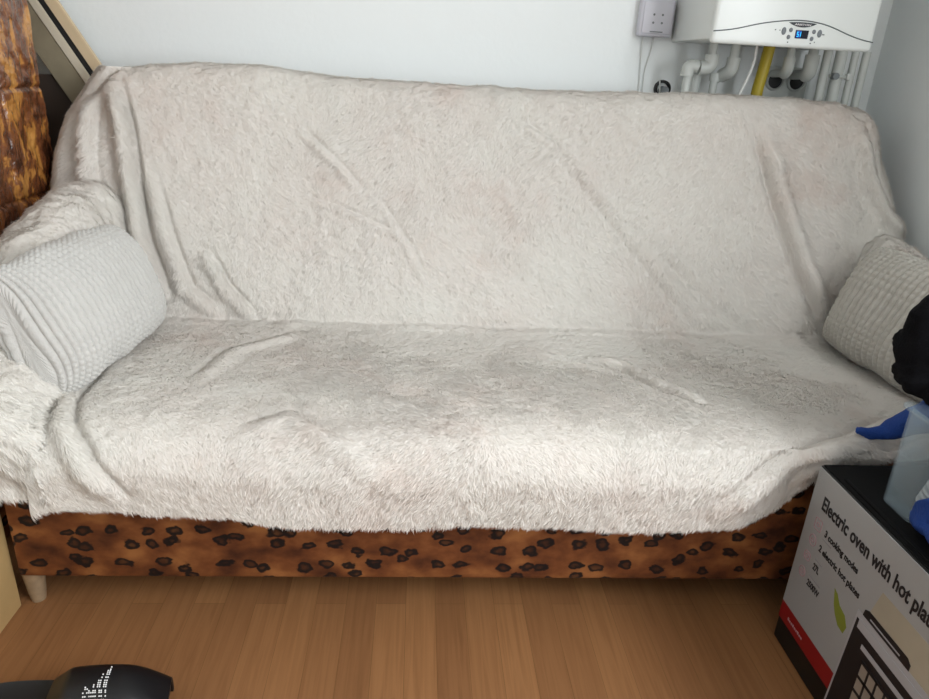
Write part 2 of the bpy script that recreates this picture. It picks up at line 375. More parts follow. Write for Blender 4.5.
mesh_np('tile_face', P.reshape(-1, 3), gridfaces(260, 520), None, M['glaze'], st)
bm = bmesh.new(); bx(bm, -1.64, SX-.03, 1.42, 2.075, 0, 1.62, .01); obj('stove_body', rel(bm, st), M['glaze'], st, True)
bm = bmesh.new(); bx(bm, -1.66, SX+.015, 1.40, 2.10, 1.62, 1.68, .015); obj('cornice', rel(bm, st), M['glaze'], st, True)

# ------------------------------------------------------------------ boards leaning between stove and wall
def leaning(name, mat, a, b_, wdt, y0, y1, label, cat='board', parent=None):
    """board whose right edge runs from a to b (x,z); wdt measured towards lower left"""
    a = Vector((a[0], 0, a[1])); b_ = Vector((b_[0], 0, b_[1])); t = (b_-a).normalized(); s = Vector((t.z, 0, -t.x))
    if s.x > 0: s = -s
    bm = bmesh.new(); vs = []
    for y in (y0, y1):
        for q in (a, b_, b_+s*wdt, a+s*wdt): vs.append(bm.verts.new((q.x, y, q.z)))
    for fc in ((0, 1, 2, 3), (7, 6, 5, 4), (0, 4, 5, 1), (1, 5, 6, 2), (2, 6, 7, 3), (3, 7, 4, 0)): bm.faces.new([vs[i] for i in fc])
    bmesh.ops.bevel(bm, geom=bm.edges[:], offset=.002, segments=2, affect='EDGES')
    return obj(name, bm, mat, parent, True)
def ext(a, b_, t0, t1): return (a[0]+(b_[0]-a[0])*t0, a[1]+(b_[1]-a[1])*t0), (a[0]+(b_[0]-a[0])*t1, a[1]+(b_[1]-a[1])*t1)
A1, B1 = ext((-1.004, 1.228), (-.911, 1.072), -3.5, 4.0)
tag(leaning('wooden_board', M['tanwood'], A1, B1, .037, 2.20, 2.219, ''), 'light tan wooden board leaning against the back wall behind the sofa corner', 'board')
A2, B2 = ext((-1.049, 1.224), (-.947, 1.053), -3.2, 3.2)
bm = bmesh.new(); 
pn = thing('leaning_panel', 'panel toned grey olive for shade, with pale beige edge strip leaning beside the brown stove', 'panel', (0, 0, 0))
leaning('edge_strip', M['beige'], A2, B2, .022, 2.185, 2.196, '', parent=pn)
A3 = (A2[0]-.022*.86, A2[1]-.022*.51); B3 = (B2[0]-.022*.86, B2[1]-.022*.51)
leaning('gap_shade_strip', M['dark'], (A2[0]+.012, A2[1]+.006), (B2[0]+.012, B2[1]+.006), .016, 2.1965, 2.1995, '', parent=pn)  # dark strip standing in for shade between the two boards
leaning('panel_face', M['olive'], A3, B3, .068, 2.190, 2.199, '', parent=pn)

bm = bmesh.new(); bx(bm, -1.28, -.80, 2.205, 2.225, 0, 1.035, .003); tag(obj('gap_shade_panel', bm, M['gapshade'], None, True), 'added dark brown sheet in place of the shade between the stove and the sofa back', 'panel')  # added sheet, its dark colour replaces shade in the gap
# ------------------------------------------------------------------ wall boiler
bo = thing('wall_boiler', 'white gas wall boiler with small lit display hanging on the back wall', 'boiler', (.985, 2.14, 1.225))
bm = bmesh.new(); bx(bm, .757, 1.188, 1.985, 2.295, 1.222, 1.95, .006); obj('casing', rel(bm, bo), M['boiler_side'], bo, True)
bm = bmesh.new(); bx(bm, .754, 1.191, 1.957, 1.983, 1.212, 1.955, .010, 4); obj('front_cover', rel(bm, bo), M['boiler'], bo, True)
sw = [(.755, 1.240), (.81, 1.247), (.873, 1.264), (.926, 1.273), (.978, 1.278), (1.019, 1.276), (1.062, 1.269), (1.122, 1.249), (1.16, 1.240), (1.205, 1.236)]
bm = bmesh.new(); tube(bm, [(min(1.190, max(.755, x)), 1.9572, z) for x, z in sw], .0016, 8, k=2); obj('trim_line', rel(bm, bo), M['swoosh'], bo, True)
YF = 1.9565
def flatpoly(pts, y, th=.0012):
    bm = bmesh.new(); a = [bm.verts.new((x, y, z)) for x, z in pts]; b_ = [bm.verts.new((x, y+th+.004, z)) for x, z in pts]
    bm.faces.new(a); bm.faces.new(b_[::-1]); n_ = len(pts)
    for i in range(n_): bm.faces.new((a[i], a[(i+1) % n_], b_[(i+1) % n_], b_[i]))
    return bm
top = [(.951+.076*i/10, 1.2715+.0018*math.sin(math.pi*i/10)) for i in range(11)]
bot = [(1.027-.076*i/10, 1.2715-.0105*math.sin(math.pi*i/10)**.8) for i in range(1, 10)]
bd = obj('brand_badge', rel(flatpoly(top+bot, YF-.0012), bo), M['badge'], bo)
def facetext(s, x0, x1, zb, hgt, y, mat, parent, bold=.0, name='lettering'):
    me = text_mesh(s, 1.0, bold, .01)
    co = np.empty(len(me.vertices)*3); me.vertices.foreach_get('co', co); co = co.reshape(-1, 3)
    wd = co[:, 0].max()-co[:, 0].min(); hh = .73
    out = np.stack([x0+(co[:, 0]-co[:, 0].min())/wd*(x1-x0), y-co[:, 2]*.04, zb+co[:, 1]/hh*hgt], 1)
    loc = np.zeros(3); q = parent
    while q: loc += np.array(q.location); q = q.parent
    me.vertices.foreach_set('co', (out-loc).ravel()); me.update()
    return link_mesh(name, me, mat, parent)
facetext('ARISTON', .967, 1.011, 1.2655, .0042, YF-.0014, M['whiteink'], bd, .02)
sc = obj('display', rel(flatpoly([(.974, 1.2545), (1.009, 1.2545), (1.0085, 1.2345), (.9745, 1.2345)], YF-.0012), bo), M['screen'], bo); sc['label'] = 'dark display with lit blue digits'
obj('display_backlight', rel(flatpoly([(.9765, 1.2525), (.989, 1.2525), (.989, 1.2365), (.9765, 1.2365)], YF-.0018), bo), M['glow2'], sc)
bm = bmesh.new()
def seg7(bm, x, z, w_, h, s):
    t = .0011; L = {'a': (x, x+w_, z+h-t, z+h), 'd': (x, x+w_, z, z+t), 'g': (x, x+w_, z+h/2-t/2, z+h/2+t/2), 'f': (x, x+t, z+h/2, z+h), 'b': (x+w_-t, x+w_, z+h/2, z+h), 'e': (x, x+t, z, z+h/2), 'c': (x+w_-t, x+w_, z, z+h/2)}
    for q in s: a = L[q]; bx(bm, a[0], a[1], YF-.0024, YF-.0016, a[2], a[3])
seg7(bm, .9780, 1.2385, .0045, .0115, 'acdfg'); seg7(bm, .9838, 1.2385, .0045, .0115, 'bc')
obj('digits', rel(bm, bo), M['glow'], sc)
for (x, z, rx, rz) in ((.942, 1.250, .0062, .0095), (.9605, 1.2535, .005, .0055), (.9575, 1.2365, .005, .0055), (1.0235, 1.2525, .005, .0055), (1.021, 1.2355, .005, .0055), (1.0395, 1.249, .0062, .0095)):
    bm = bmesh.new(); bmesh.ops.create_uvsphere(bm, u_segments=20, v_segments=10, radius=1)
    for v in bm.verts: v.co = Vector((x+v.co.x*rx, YF+v.co.y*.003, z+v.co.z*rz))
    obj('button', rel(bm, bo), M['grey'], bo, True)
for (x, z, w_) in ((.9580, 1.2240, .003), (1.0200, 1.2245, .0032), (1.050, 1.247, .0055), (.919, 1.252, .003), (.931, 1.2515, .002), (1.0305, 1.2275, .002)):
    bm = bmesh.new(); bx(bm, x-w_/2, x+w_/2, YF-.0008, YF+.001, z-.0014, z+.0014); obj('symbol', rel(bm, bo), M['mark'], bo)

# ------------------------------------------------------------------ pipes below the boiler
def pipe(name, parts_, mat, label, cat='pipe', group='white pipes below the boiler'):
    z0 = min(min(q[2] for q in P) for P, rr, k in parts_); p0 = parts_[0][0][-1]
    t = thing(name, label, cat, (p0[0], p0[1], p0[2]), group)
    for i, (P, rr, k) in enumerate(parts_):
        bm = bmesh.new(); tube(bm, P, rr, 20, k=k); obj('pipe_run' if i == 0 else 'fitting', rel(bm, t), mat, t, True)
    return t
YP = 2.15
pipe('water_pipe', [([(.838, YP, 1.222), (.838, YP, 1.163), (.775, YP, 1.157), (.772, YP, .62)], .0125, 0), ([(.838, YP, 1.19), (.839, YP, 1.172), (.836, YP, 1.158), (.82, YP, 1.153), (.804, YP, 1.153)], .0205, 2), ([(.800, YP, 1.155), (.782, YP, 1.158), (.773, YP, 1.152), (.772, YP, 1.128)], .018, 2)], M['pvc'], 'leftmost white pipe with two thick elbows under the boiler')
pipe('water_pipe', [([(.908, YP+.01, 1.222), (.906, YP+.01, 1.165), (.898, YP+.03, 1.14), (.89, YP+.09, 1.12)], .013, 0), ([(.908, YP+.01, 1.185), (.908, YP+.01, 1.165), (.904, YP+.01, 1.148), (.892, YP+.04, 1.135)], .0195, 2)], M['pvc'], 'short white pipe elbow turning back to the wall, left of the yellow pipe')
pipe('water_pipe', [([(.872, YP+.04, 1.135), (.874, YP+.04, .62)], .0115, 0), ([(.873, YP+.04, 1.142), (.873, YP+.04, 1.118)], .016, 0)], M['pvc'], 'thin white riser pipe with a collar between the left elbows')
pipe('water_pipe', [([(.826, YP+.07, 1.14), (.826, YP+.07, .62)], .016, 0)], M['pvc'], 'white riser pipe close to the wall behind the leftmost elbow')
pipe('gas_pipe', [([(1.003, YP, 1.222), (.998, YP, 1.16), (.990, YP, 1.09), (.985, YP, .62)], .0165, 1)], M['yellow'], 'yellow gas pipe below the boiler', 'pipe', None)
pipe('water_pipe', [([(1.070, YP, 1.222), (1.070, YP, 1.165), (1.073, YP+.015, 1.152), (1.076, 2.25, 1.150)], .011, 0), ([(1.070, YP, 1.195), (1.070, YP, 1.172), (1.071, YP+.004, 1.158), (1.073, YP+.022, 1.150)], .0165, 2)], M['pvc'], 'white pipe elbow above the left round socket')
pipe('water_pipe', [([(1.137, YP, 1.222), (1.137, YP, 1.165), (1.137, YP+.015, 1.152), (1.14, 2.25, 1.150)], .014, 0), ([(1.137, YP, 1.205), (1.137, YP, 1.172), (1.138, YP+.004, 1.157), (1.139, YP+.022, 1.148)], .0205, 2)], M['pvc'], 'white pipe elbow above the right round socket')
for x, rr, yy, lb in ((1.181, .0125, YP, 'straight white pipe left of the small valve'), (1.222, .0165, YP, 'thick straight white pipe right of the small valve'), (1.264, .0105, YP, 'thin straight white pipe, second from the right wall'), (1.298, .0115, YP, 'straight white pipe nearest the right wall')):
    pipe('water_pipe', [([(x, yy, 1.222), (x+.004, yy, .62)], rr, 0)], M['pvc'], lb)
pv = thing('pipe_clip', 'small valve fitting between two straight white pipes', 'valve', (1.20, YP-.012, 1.145))
bm = bmesh.new(); cyl(bm, (1.193, YP-.014, 1.152), (1.243, YP-.016, 1.150), .0055, 14); obj('stem', rel(bm, pv), M['pvc'], pv, True)
bm = bmesh.new(); cyl(bm, (1.203, YP-.034, 1.151), (1.203, YP-.014, 1.151), .0095, 18); obj('knob', rel(bm, pv), M['grey'], pv, True)
bm = bmesh.new(); bx(bm, 1.240, 1.252, YP-.026, YP-.010, 1.142, 1.160, .003); obj('lever', rel(bm, pv), M['pvc'], pv, True)
# sockets
so = thing('wall_socket', 'white double wall socket with two round dark recesses behind the pipes', 'socket', (1.14, 2.295, 1.12))
bm = bmesh.new(); bx(bm, 1.060, 1.210, 2.285, 2.2995, 1.055, 1.172, .004); obj('face_plate', rel(bm, so), M['pvc'], so, True)
for x in (1.103, 1.172):
    bm = bmesh.new(); N_ = 28
    prof = [(.030, 2.285), (.0295, 2.277), (.026, 2.274), (.0235, 2.277), (.0235, 2.2846)]
    rg = [[bm.verts.new((x+r0*math.cos(2*math.pi*j/N_), y, 1.131+r0*math.sin(2*math.pi*j/N_))) for j in range(N_)] for r0, y in prof]
    for A, B in zip(rg[:-1], rg[1:]):
        for j in range(N_): bm.faces.new((A[j], A[(j+1) % N_], B[(j+1) % N_], B[j]))
    so_r = obj('ring', rel(bm, so), M['pvc'], so, True)
    bm = bmesh.new(); cyl(bm, (x, 2.2838, 1.131), (x, 2.288, 1.131), .0237, 28); obj('recess', rel(bm, so), M['dark'], so, True)
# wires and thermostat
th = thing('room_thermostat', 'square pale lilac wall box with four small holes left of the boiler', 'control box', (.69, 2.29, 1.29))
bm = bmesh.new(); bx(bm, .645, .748, 2.262, 2.2995, 1.232, 1.335, .008, 3); obj('housing', rel(bm, th), M['thermo'], th, True)
bm = bmesh.new(); bx(bm, .652, .741, 2.258, 2.264, 1.240, 1.328, .004, 2); obj('cover', rel(bm, th), M['thermo'], th, True)
for x in (.684, .710):
    for z in (1.292, 1.270):
        bm = bmesh.new(); cyl(bm, (x, 2.2572, z), (x, 2.260, z), .0032, 12); obj('hole', rel(bm, th), M['grey'], th)
bm = bmesh.new(); bx(bm, .677, .716, 2.2574, 2.2585, 1.244, 1.247); obj('slot', rel(bm, th), M['grey'], th)
bm = bmesh.new(); tube(bm, [(.668, 2.292, 1.235), (.672, 2.294, 1.17), (.680, 2.295, 1.08), (.684, 2.295, .70)], .0022, 8, k=2)
tag(obj('cable', bm, M['cable'], None, True), 'thin white cable hanging straight down, left one below the wall control box', 'cable', 'white cables on the back wall')
bm = bmesh.new(); tube(bm, [(.703, 2.292, 1.235), (.700, 2.294, 1.19), (.688, 2.295, 1.14), (.692, 2.295, 1.08), (.700, 2.295, .70)], .0020, 8, k=3)
tag(obj('cable', bm, M['cable'], None, True), 'thin white cable with a bend, right one below the wall control box', 'cable', 'white cables on the back wall')
bm = bmesh.new(); tube(bm, [(.942, 2.10, 1.222), (.944, 2.10, 1.18), (.936, 2.10, 1.14), (.918, 2.10, 1.085), (.90, 2.13, 1.0), (.89, 2.2, .8)], .004, 10, k=3)
tag(obj('cable', bm, M['cable'], None, True), 'white boiler cable curving beside the yellow pipe', 'cable', 'white cables on the back wall')
ph = thing('wall_pipe_outlet', 'round dark pipe opening in the back wall below the cables', 'pipe outlet', (.753, 2.29, 1.088))
bm = bmesh.new(); N_ = 28
rg = [[bm.verts.new((.753+r0*math.cos(2*math.pi*j/N_), y, 1.088+r0*math.sin(2*math.pi*j/N_))) for j in range(N_)] for r0, y in ((.026, 2.299), (.025, 2.286), (.019, 2.284), (.017, 2.297))]
for A, B in zip(rg[:-1], rg[1:]):
    for j in range(N_): bm.faces.new((A[j], A[(j+1) % N_], B[(j+1) % N_], B[j]))
obj('rim', rel(bm, ph), M['dark'], ph, True)
bm = bmesh.new(); cyl(bm, (.755, 2.298, 1.083), (.755, 2.272, 1.083), .013, 20); obj('plug', rel(bm, ph), M['grey'], ph, True)
bm = bmesh.new(); tube(bm, [(.735, 2.274, 1.112), (.738, 2.272, 1.09), (.742, 2.272, 1.05)], .0022, 8, k=2); obj('clip', rel(bm, ph), M['cable'], ph, True)

# ------------------------------------------------------------------ sofa
sf = thing('sofa', 'leopard print sofa bed under the cream fluffy throw', 'sofa', (.21, 1.6, 0))
bm = bmesh.new(); bx(bm, -.80, 1.20, 1.215, 1.93, .092, .40, .006); obj('base', rel(bm, sf), M['leopard'], sf, True)
bm = bmesh.new(); bx(bm, -.82, 1.26, 1.22, 1.80, .335, .432, .03, 4); obj('seat', rel(bm, sf), M['leopard'], sf, True)
bm = bmesh.new(); bx(bm, -.83, 1.26, -.05, .05, 0, .60, .03, 4)
bmesh.ops.rotate(bm, verts=bm.verts[:], cent=(0, 0, 0), matrix=Matrix.Rotation(math.atan2(-.234, .58), 3, 'X')); bmesh.ops.translate(bm, verts=bm.verts[:], vec=(0, 1.848, .46)); obj('backrest', rel(bm, sf), M['leopard'], sf, True)
bm = bmesh.new(); bx(bm, -.925, -.835, 1.25, 1.86, .13, .54, .04, 4); obj('armrest', rel(bm, sf), M['leopard'], sf, True)
bm = bmesh.new(); bx(bm, 1.30, 1.385, 1.27, 1.86, .13, .58, .04, 4); obj('armrest', rel(bm, sf), M['leopard'], sf, True)
for x in (-.795, 1.15):
    for y in (1.255, 1.88):
        bm = bmesh.new(); tube(bm, [(x, y, 0), (x, y, .02), (x, y, .094)], [.014, .017, .024], 18); obj('foot', rel(bm, sf), M['foot'], sf, True)

# ------------------------------------------------------------------ main throw
nu = 620
b0 = np.array([1.766, .47]); dd = np.array([.234, .58]); dd /= np.hypot(*dd); nb = np.array([-dd[1], dd[0]])
prof = [(1.178, .447, -.60), (1.205, .458, -.566), (1.26, .466, -.506), (1.36, .467, -.406), (1.45, .463, -.316), (1.64, .456, -.126), (1.73, .462, -.036), (1.768, .478, .004), (1.79, .525, .06), (1.84, .653, .20), (1.90, .802, .36), (1.95, .926, .49), (1.985, 1.01, .585), (2.012, 1.052, .635), (2.05, 1.072, .68), (2.09, 1.068, .72), (2.125, 1.03, .77), (2.14, .95, .85), (2.15, .80, 1.0)]
pf = np.array(prof)
for _ in range(3):
    q = [pf[0]]
    for a, b_ in zip(pf[:-1], pf[1:]): q += [a*.75+b_*.25, a*.25+b_*.75]
    pf = np.array(q+[pf[-1]])
sv = np.concatenate([np.linspace(-.60, 0, 150, endpoint=False), np.linspace(0, .80, 205), np.linspace(.83, 1.0, 8)])
Yp = np.interp(sv, pf[:, 2], pf[:, 0]); Zp = np.interp(sv, pf[:, 2], pf[:, 1])
# hanging front
nd = 52; td = np.linspace(1, 0, nd, endpoint=False)       # 1 = hem
hemX = [-.75, -.69, -.55, -.31, -.15, 0, .2, .38, .55, .70, .76, .79, .83, .90, 1.0, 1.1, 1.3]
hemZ = [.31, .308, .300, .293, .283, .277, .279, .277, .283, .290, .300, .318, .352, .385, .41, .425, .43]
S2 = np.concatenate([-.60-.17*td, sv]); nv = len(S2)
XL = np.interp(S2, [-.77, -.6, -.5, -.4, 0, .1, .30, .36, .45, .53, .62, .70, .80, 1.0], [-.70, -.695, -.70, -.72, -.74, -.80, -.862, -.885, -.895, -.888, -.845, -.82, -.81, -.81])
XR = np.interp(S2, [-.77, -.6, 0, .20, .286, .395, .506, .60, .645, .70, 1.0], [1.28, 1.28, 1.27, 1.35, 1.395, 1.362, 1.328, 1.318, 1.312, 1.30, 1.30])
U = np.linspace(0, 1, nu)
XX = XL[:, None]+(XR-XL)[:, None]*U[None]; SS = np.repeat(S2[:, None], nu, 1)
XX += .010*fbm(SS*6+3, SS*0+1.5, 71, 3)*(np.abs(U[None]-.5)*2)**6
PY = np.zeros_like(XX); PZ = np.zeros_like(XX)
hz = .011+np.interp(XX, hemX, hemZ)+.004*fbm(XX*9, XX*0, 12, 3)
tt = td[:, None]
ky = 1.178-.046*np.sin(np.pi/2*np.clip(tt*1.9, 0, 1))-.004*tt+.010*np.sin(XX[:nd]*9+1.2*fbm(XX[:nd]*2, XX[:nd]*0, 5))*tt
ky = ky+.055*np.clip((XX[:nd]-.66)/.12, 0, 1)*np.clip(tt*3, 0, 1); PY[:nd] = ky; PZ[:nd] = .447-(.447-hz[:nd])*tt**1.12
PY[nd:] = Yp[:, None]; PZ[nd:] = Zp[:, None]
# top line rises and sags along the back
topX = [-.90, -.78, -.6, -.43, -.25, 0, .28, .5, .79, 1.03, 1.18, 1.25, 1.32]; topD = [-.004, .0, .018, .019, .006, .001, .0, .001, .008, .012, .004, -.004, -.02]
wt = np.clip((SS-.35)/.3, 0, 1); PZ += np.interp(XX, topX, topD)*wt
base = np.stack([XX, PY, PZ], -1)
Nn = normals(base)
if Nn[nd+50, 300, 2] < 0: Nn = -Nn
# displacement along the normal
D = .007*fbm(XX*4.5, SS*4.5, 2, 3)+.0045*fbm(XX*17, SS*17, 8, 3)
tex = np.clip(.55+.6*fbm(XX*5, SS*5, 44, 2), .15, 1)
D += tex*(.0026*fbm(XX*60, SS*66, 21, 2)+.0012*fbm(XX*120, SS*150, 29, 1))
D *= np.where(SS < -.03, .55, 1.)
D += .004*np.exp(-((SS)/.02)**2)*fbm(XX*9, XX*0, 3, 2)
seamf = np.exp(-((SS-.004)/.014)**2)*(.75+.25*fbm(XX*12, XX*0, 6, 2)); D -= .010*seamf
F_ = [([(-.80, .60), (-.77, .484), (-.747, .355), (-.717, .2), (-.663, .06)], .020, .036, .020, 1),
      ([(-.70, .357), (-.654, .203), (-.60, .074), (-.52, .012)], .018, .014, .010, 1),
      ([(-.551, .167), (-.497, .078), (-.431, .012)], .016, .013, .010, 1),
      ([(-.86, .58), (-.862, .452), (-.855, .362), (-.83, .25)], .022, .026, .008, 1),
      ([(.397, .489), (.54, .332), (.671, .173), (.802, .026)], .024, .009, .003, -1),
      ([(.553, .36), (.755, .176), (.96, .017)], .025, .007, .003, -1),
      ([(.955, .56), (1.015, .381), (1.078, .216), (1.150, .07)], .024, .026, .014, -1),
      ([(1.227, .6), (1.261, .461), (1.314, .351), (1.39, .298)], .022, .026, .010, 1),
      ([(.45, -.16), (.52, -.216), (.573, -.322), (.636, -.407)], .016, .012, .018, -1),
      ([(.30, -.12), (.40, -.20), (.47, -.24)], .012, .004, .004, 1),
      ([(-.704, -.29), (-.696, -.466), (-.66, -.565), (-.60, -.66), (-.55, -.74)], .020, .014, .014, 1),
      ([(-.458, -.357), (-.426, -.182), (-.29, -.071)], .020, .007, .004, 1),
      ([(-.304, -.574), (-.237, -.531), (-.15, -.607), (-.037, -.671)], .022, .008, .004, 1),
      ([(-.12, -.40), (-.02, -.46), (.10, -.55), (.16, -.66)], .03, .006, .0, 1),
      ([(1.05, -.50), (.90, -.58), (.80, -.62), (.705, -.68), (.618, -.74)], .026, .016, .010, -1),
      ([(1.12, -.56), (.97, -.62), (.86, -.67), (.80, -.72)], .02, .014, .008, -1),
      ([(-.32, .50), (-.22, .42), (-.16, .36)], .012, .006, .004, 1), ([(-.10, .32), (-.02, .20), (.02, .12)], .012, .005, .004, 1),
      ([(-.30, .33), (-.20, .30), (-.05, .24)], .010, .004, .004, 1), ([(.28, .55), (.36, .50), (.30, .44)], .012, .006, .004, 1)]
for P_, w_, h_, g_, sd in F_: D += fold(XX, SS, P_, w_, h_, g_, sd)
P = base+Nn*D[..., None]
# rounded sides: the cloth turns backwards at the ends of the backrest and thins at the seat edges
R0 = .055
for sidev, Xe in ((-1, XL), (1, XR)):
    dist = np.abs(XX-Xe[:, None]); q = np.clip((R0-dist)/R0, 0, 1); dr = R0*(1-np.sqrt(np.clip(1-q*q, 0, 1)))
    up = np.clip((SS-.12)/.12, 0, 1); P[..., 1] += dr*1.2*up; P[..., 2] -= dr*(.35*(1-up))*(1 if sidev < 0 else .4)
    cr = np.clip((SS-.50)/.12, 0, 1); P[..., 2] -= cr*up*dr*.75
Lw = np.ones((nv, nu)); ed = np.minimum(U[None], 1-U[None])*2.1; hemd = (SS+.77)
Lw = 1+.7*np.exp(-(ed/.02)**2)+.05*np.exp(-(hemd/.02)**2)
crest = np.zeros_like(XX)
for k_ in (0, 1, 2, 3, 10): crest = np.maximum(crest, np.exp(-(pl_dist(XX, SS, F_[k_][0])[0]/.014)**2))
Lw = Lw+1.0*crest
visw = (1+1.2*crest)*np.where(SS > .80, .05, 1.)*(1+1.5*np.exp(-(ed/.012)**2)+1.4*np.exp(-(hemd/.010)**2))
th_ = fur_mesh('throw_blanket', P, 680000, .0100, M['fur'], None, flip=not (normals(P)[nd+50, 300, 2] > 0), weight=Lw, vis=visw, seed=11, lift=.33, swirl=1.0)
tag(th_, 'large cream fluffy throw covering the back and seat of the sofa', 'throw blanket')

# ------------------------------------------------------------------ throws over the arms
def arm_throw(sgn, xc, topf, hemz, seed, inner, label, xo, y1=1.99, count=130000, frontY=1.165):
    nr = 190; nc = 130; nf = 40
    ys = np.linspace(frontY, y1, nr); T = np.array([topf(y) for y in ys])
    sec = np.array([(0, .30), (0, .62), (.07, .78), (.22, .94), (.48, 1.0), (.74, .88), (.88, .52), (.95, .16), (1.0, 0.0)])
    for _ in range(2):
        q = [sec[0]]
        for a, b_ in zip(sec[:-1], sec[1:]): q += [a*.75+b_*.25, a*.25+b_*.75]
        sec = np.array(q+[sec[-1]])
    a = np.linspace(0, 1, len(sec)); u = np.linspace(0, 1, nc); sx = np.interp(u, a, sec[:, 0]); sz = np.interp(u, a, sec[:, 1])
    xi = np.array([inner(y) for y in ys])
    X = xo+(xi[:, None]-xo)*sx[None]; Yg = np.repeat(ys[:, None], nc, 1); Z = .445+(T[:, None]-.445)*sz[None]
    Z[:, 0] = np.minimum(Z[:, 0], .45)
    t = np.linspace(1, 0, nf, endpoint=False)[:, None]
    Xf = np.repeat(X[:1], nf, 0); Zf = Z[:1]+(hemz-Z[:1])*t; Yf = np.full((nf, nc), frontY)-.03*np.clip(t*5, 0, 1)**.6
    X = np.concatenate([Xf, X]); Yg = np.concatenate([Yf, Yg]); Z = np.concatenate([Zf, Z]); P = np.stack([X, Yg, Z], -1)
    v = np.concatenate([-(1-np.linspace(0, 1, nf))*.25, np.linspace(0, y1-frontY, nr)])[:, None]+X*0; uu = u[None]*.5+X*0
    N = normals(P); N = N if N[nf+60, 60, 2] > 0 else -N
    D = .013*fbm(uu*9, v*8, seed, 3)+.006*fbm(uu*26, v*24, seed+5, 2)+.003*fbm(uu*80, v*90, seed+9, 2)
    P = P+N*D[..., None]
    Lw = 1+.35*(v < .1)
    return tag(fur_mesh('throw_blanket', P, count, .0105, M['fur'], None, flip=not (normals(P)[nf+60, 60, 2] > 0), weight=Lw, seed=seed, lift=.4), label, 'throw blanket')
arm_throw(-1, -.86, lambda y: float(np.interp(y, [1.13, 1.2, 1.35, 1.55, 1.72, 1.85, 2.0], [.515, .525, .575, .73, .795, .81, .78])), .333, 7, lambda y: float(np.interp(y, [1.13, 1.3, 1.5, 1.8, 2.0], [-.665, -.66, -.70, -.69, -.72])), 'cream fluffy throw bunched over the left armrest behind the grey cushion', -.955)
arm_throw(1, 1.36, lambda y: float(np.interp(y, [1.13, 1.3, 1.5, 1.72, 1.85, 2.0], [.60, .64, .68, .735, .755, .73])), .42, 23, lambda y: float(np.interp(y, [1.13, 1.3, 1.5, 1.8, 2.0], [1.27, 1.26, 1.24, 1.20, 1.22])), 'cream fluffy throw bunched over the right armrest against the right wall', 1.40, count=90000, frontY=1.20)
# strip of cloth showing past the left edge of the big throw
sn = np.linspace(.10, .66, 150); un = np.linspace(0, 1, 50)
xl = np.interp(sn, [.1, .32, .423, .528, .645, .66], [-.975, -.975, -.968, -.938, -.868, -.855])
X = xl[:, None]+(-.76-xl[:, None])*un[None]; SS_ = sn[:, None]+X*0
Y = b0[0]+dd[0]*SS_+.028; Z = b0[1]+dd[1]*SS_-.012
q = np.clip((.04-(X-xl[:, None]))/.04, 0, 1); Y = Y+.045*(1-np.sqrt(np.clip(1-q*q, 0, 1)))*1.4
P = np.stack([X, Y, Z], -1); P[..., 1] -= .006*fbm(X*20, SS_*14, 61, 3)
tag(fur_mesh('throw_blanket', P, 42000, .0105, M['fur'], None, flip=not (normals(P)[70, 25, 1] < 0), seed=31, vis=1+2*np.exp(-((X-xl[:, None])/.012)**2)), 'narrow fluffy layer of cloth past the left edge of the big throw, near the boards', 'throw blanket')

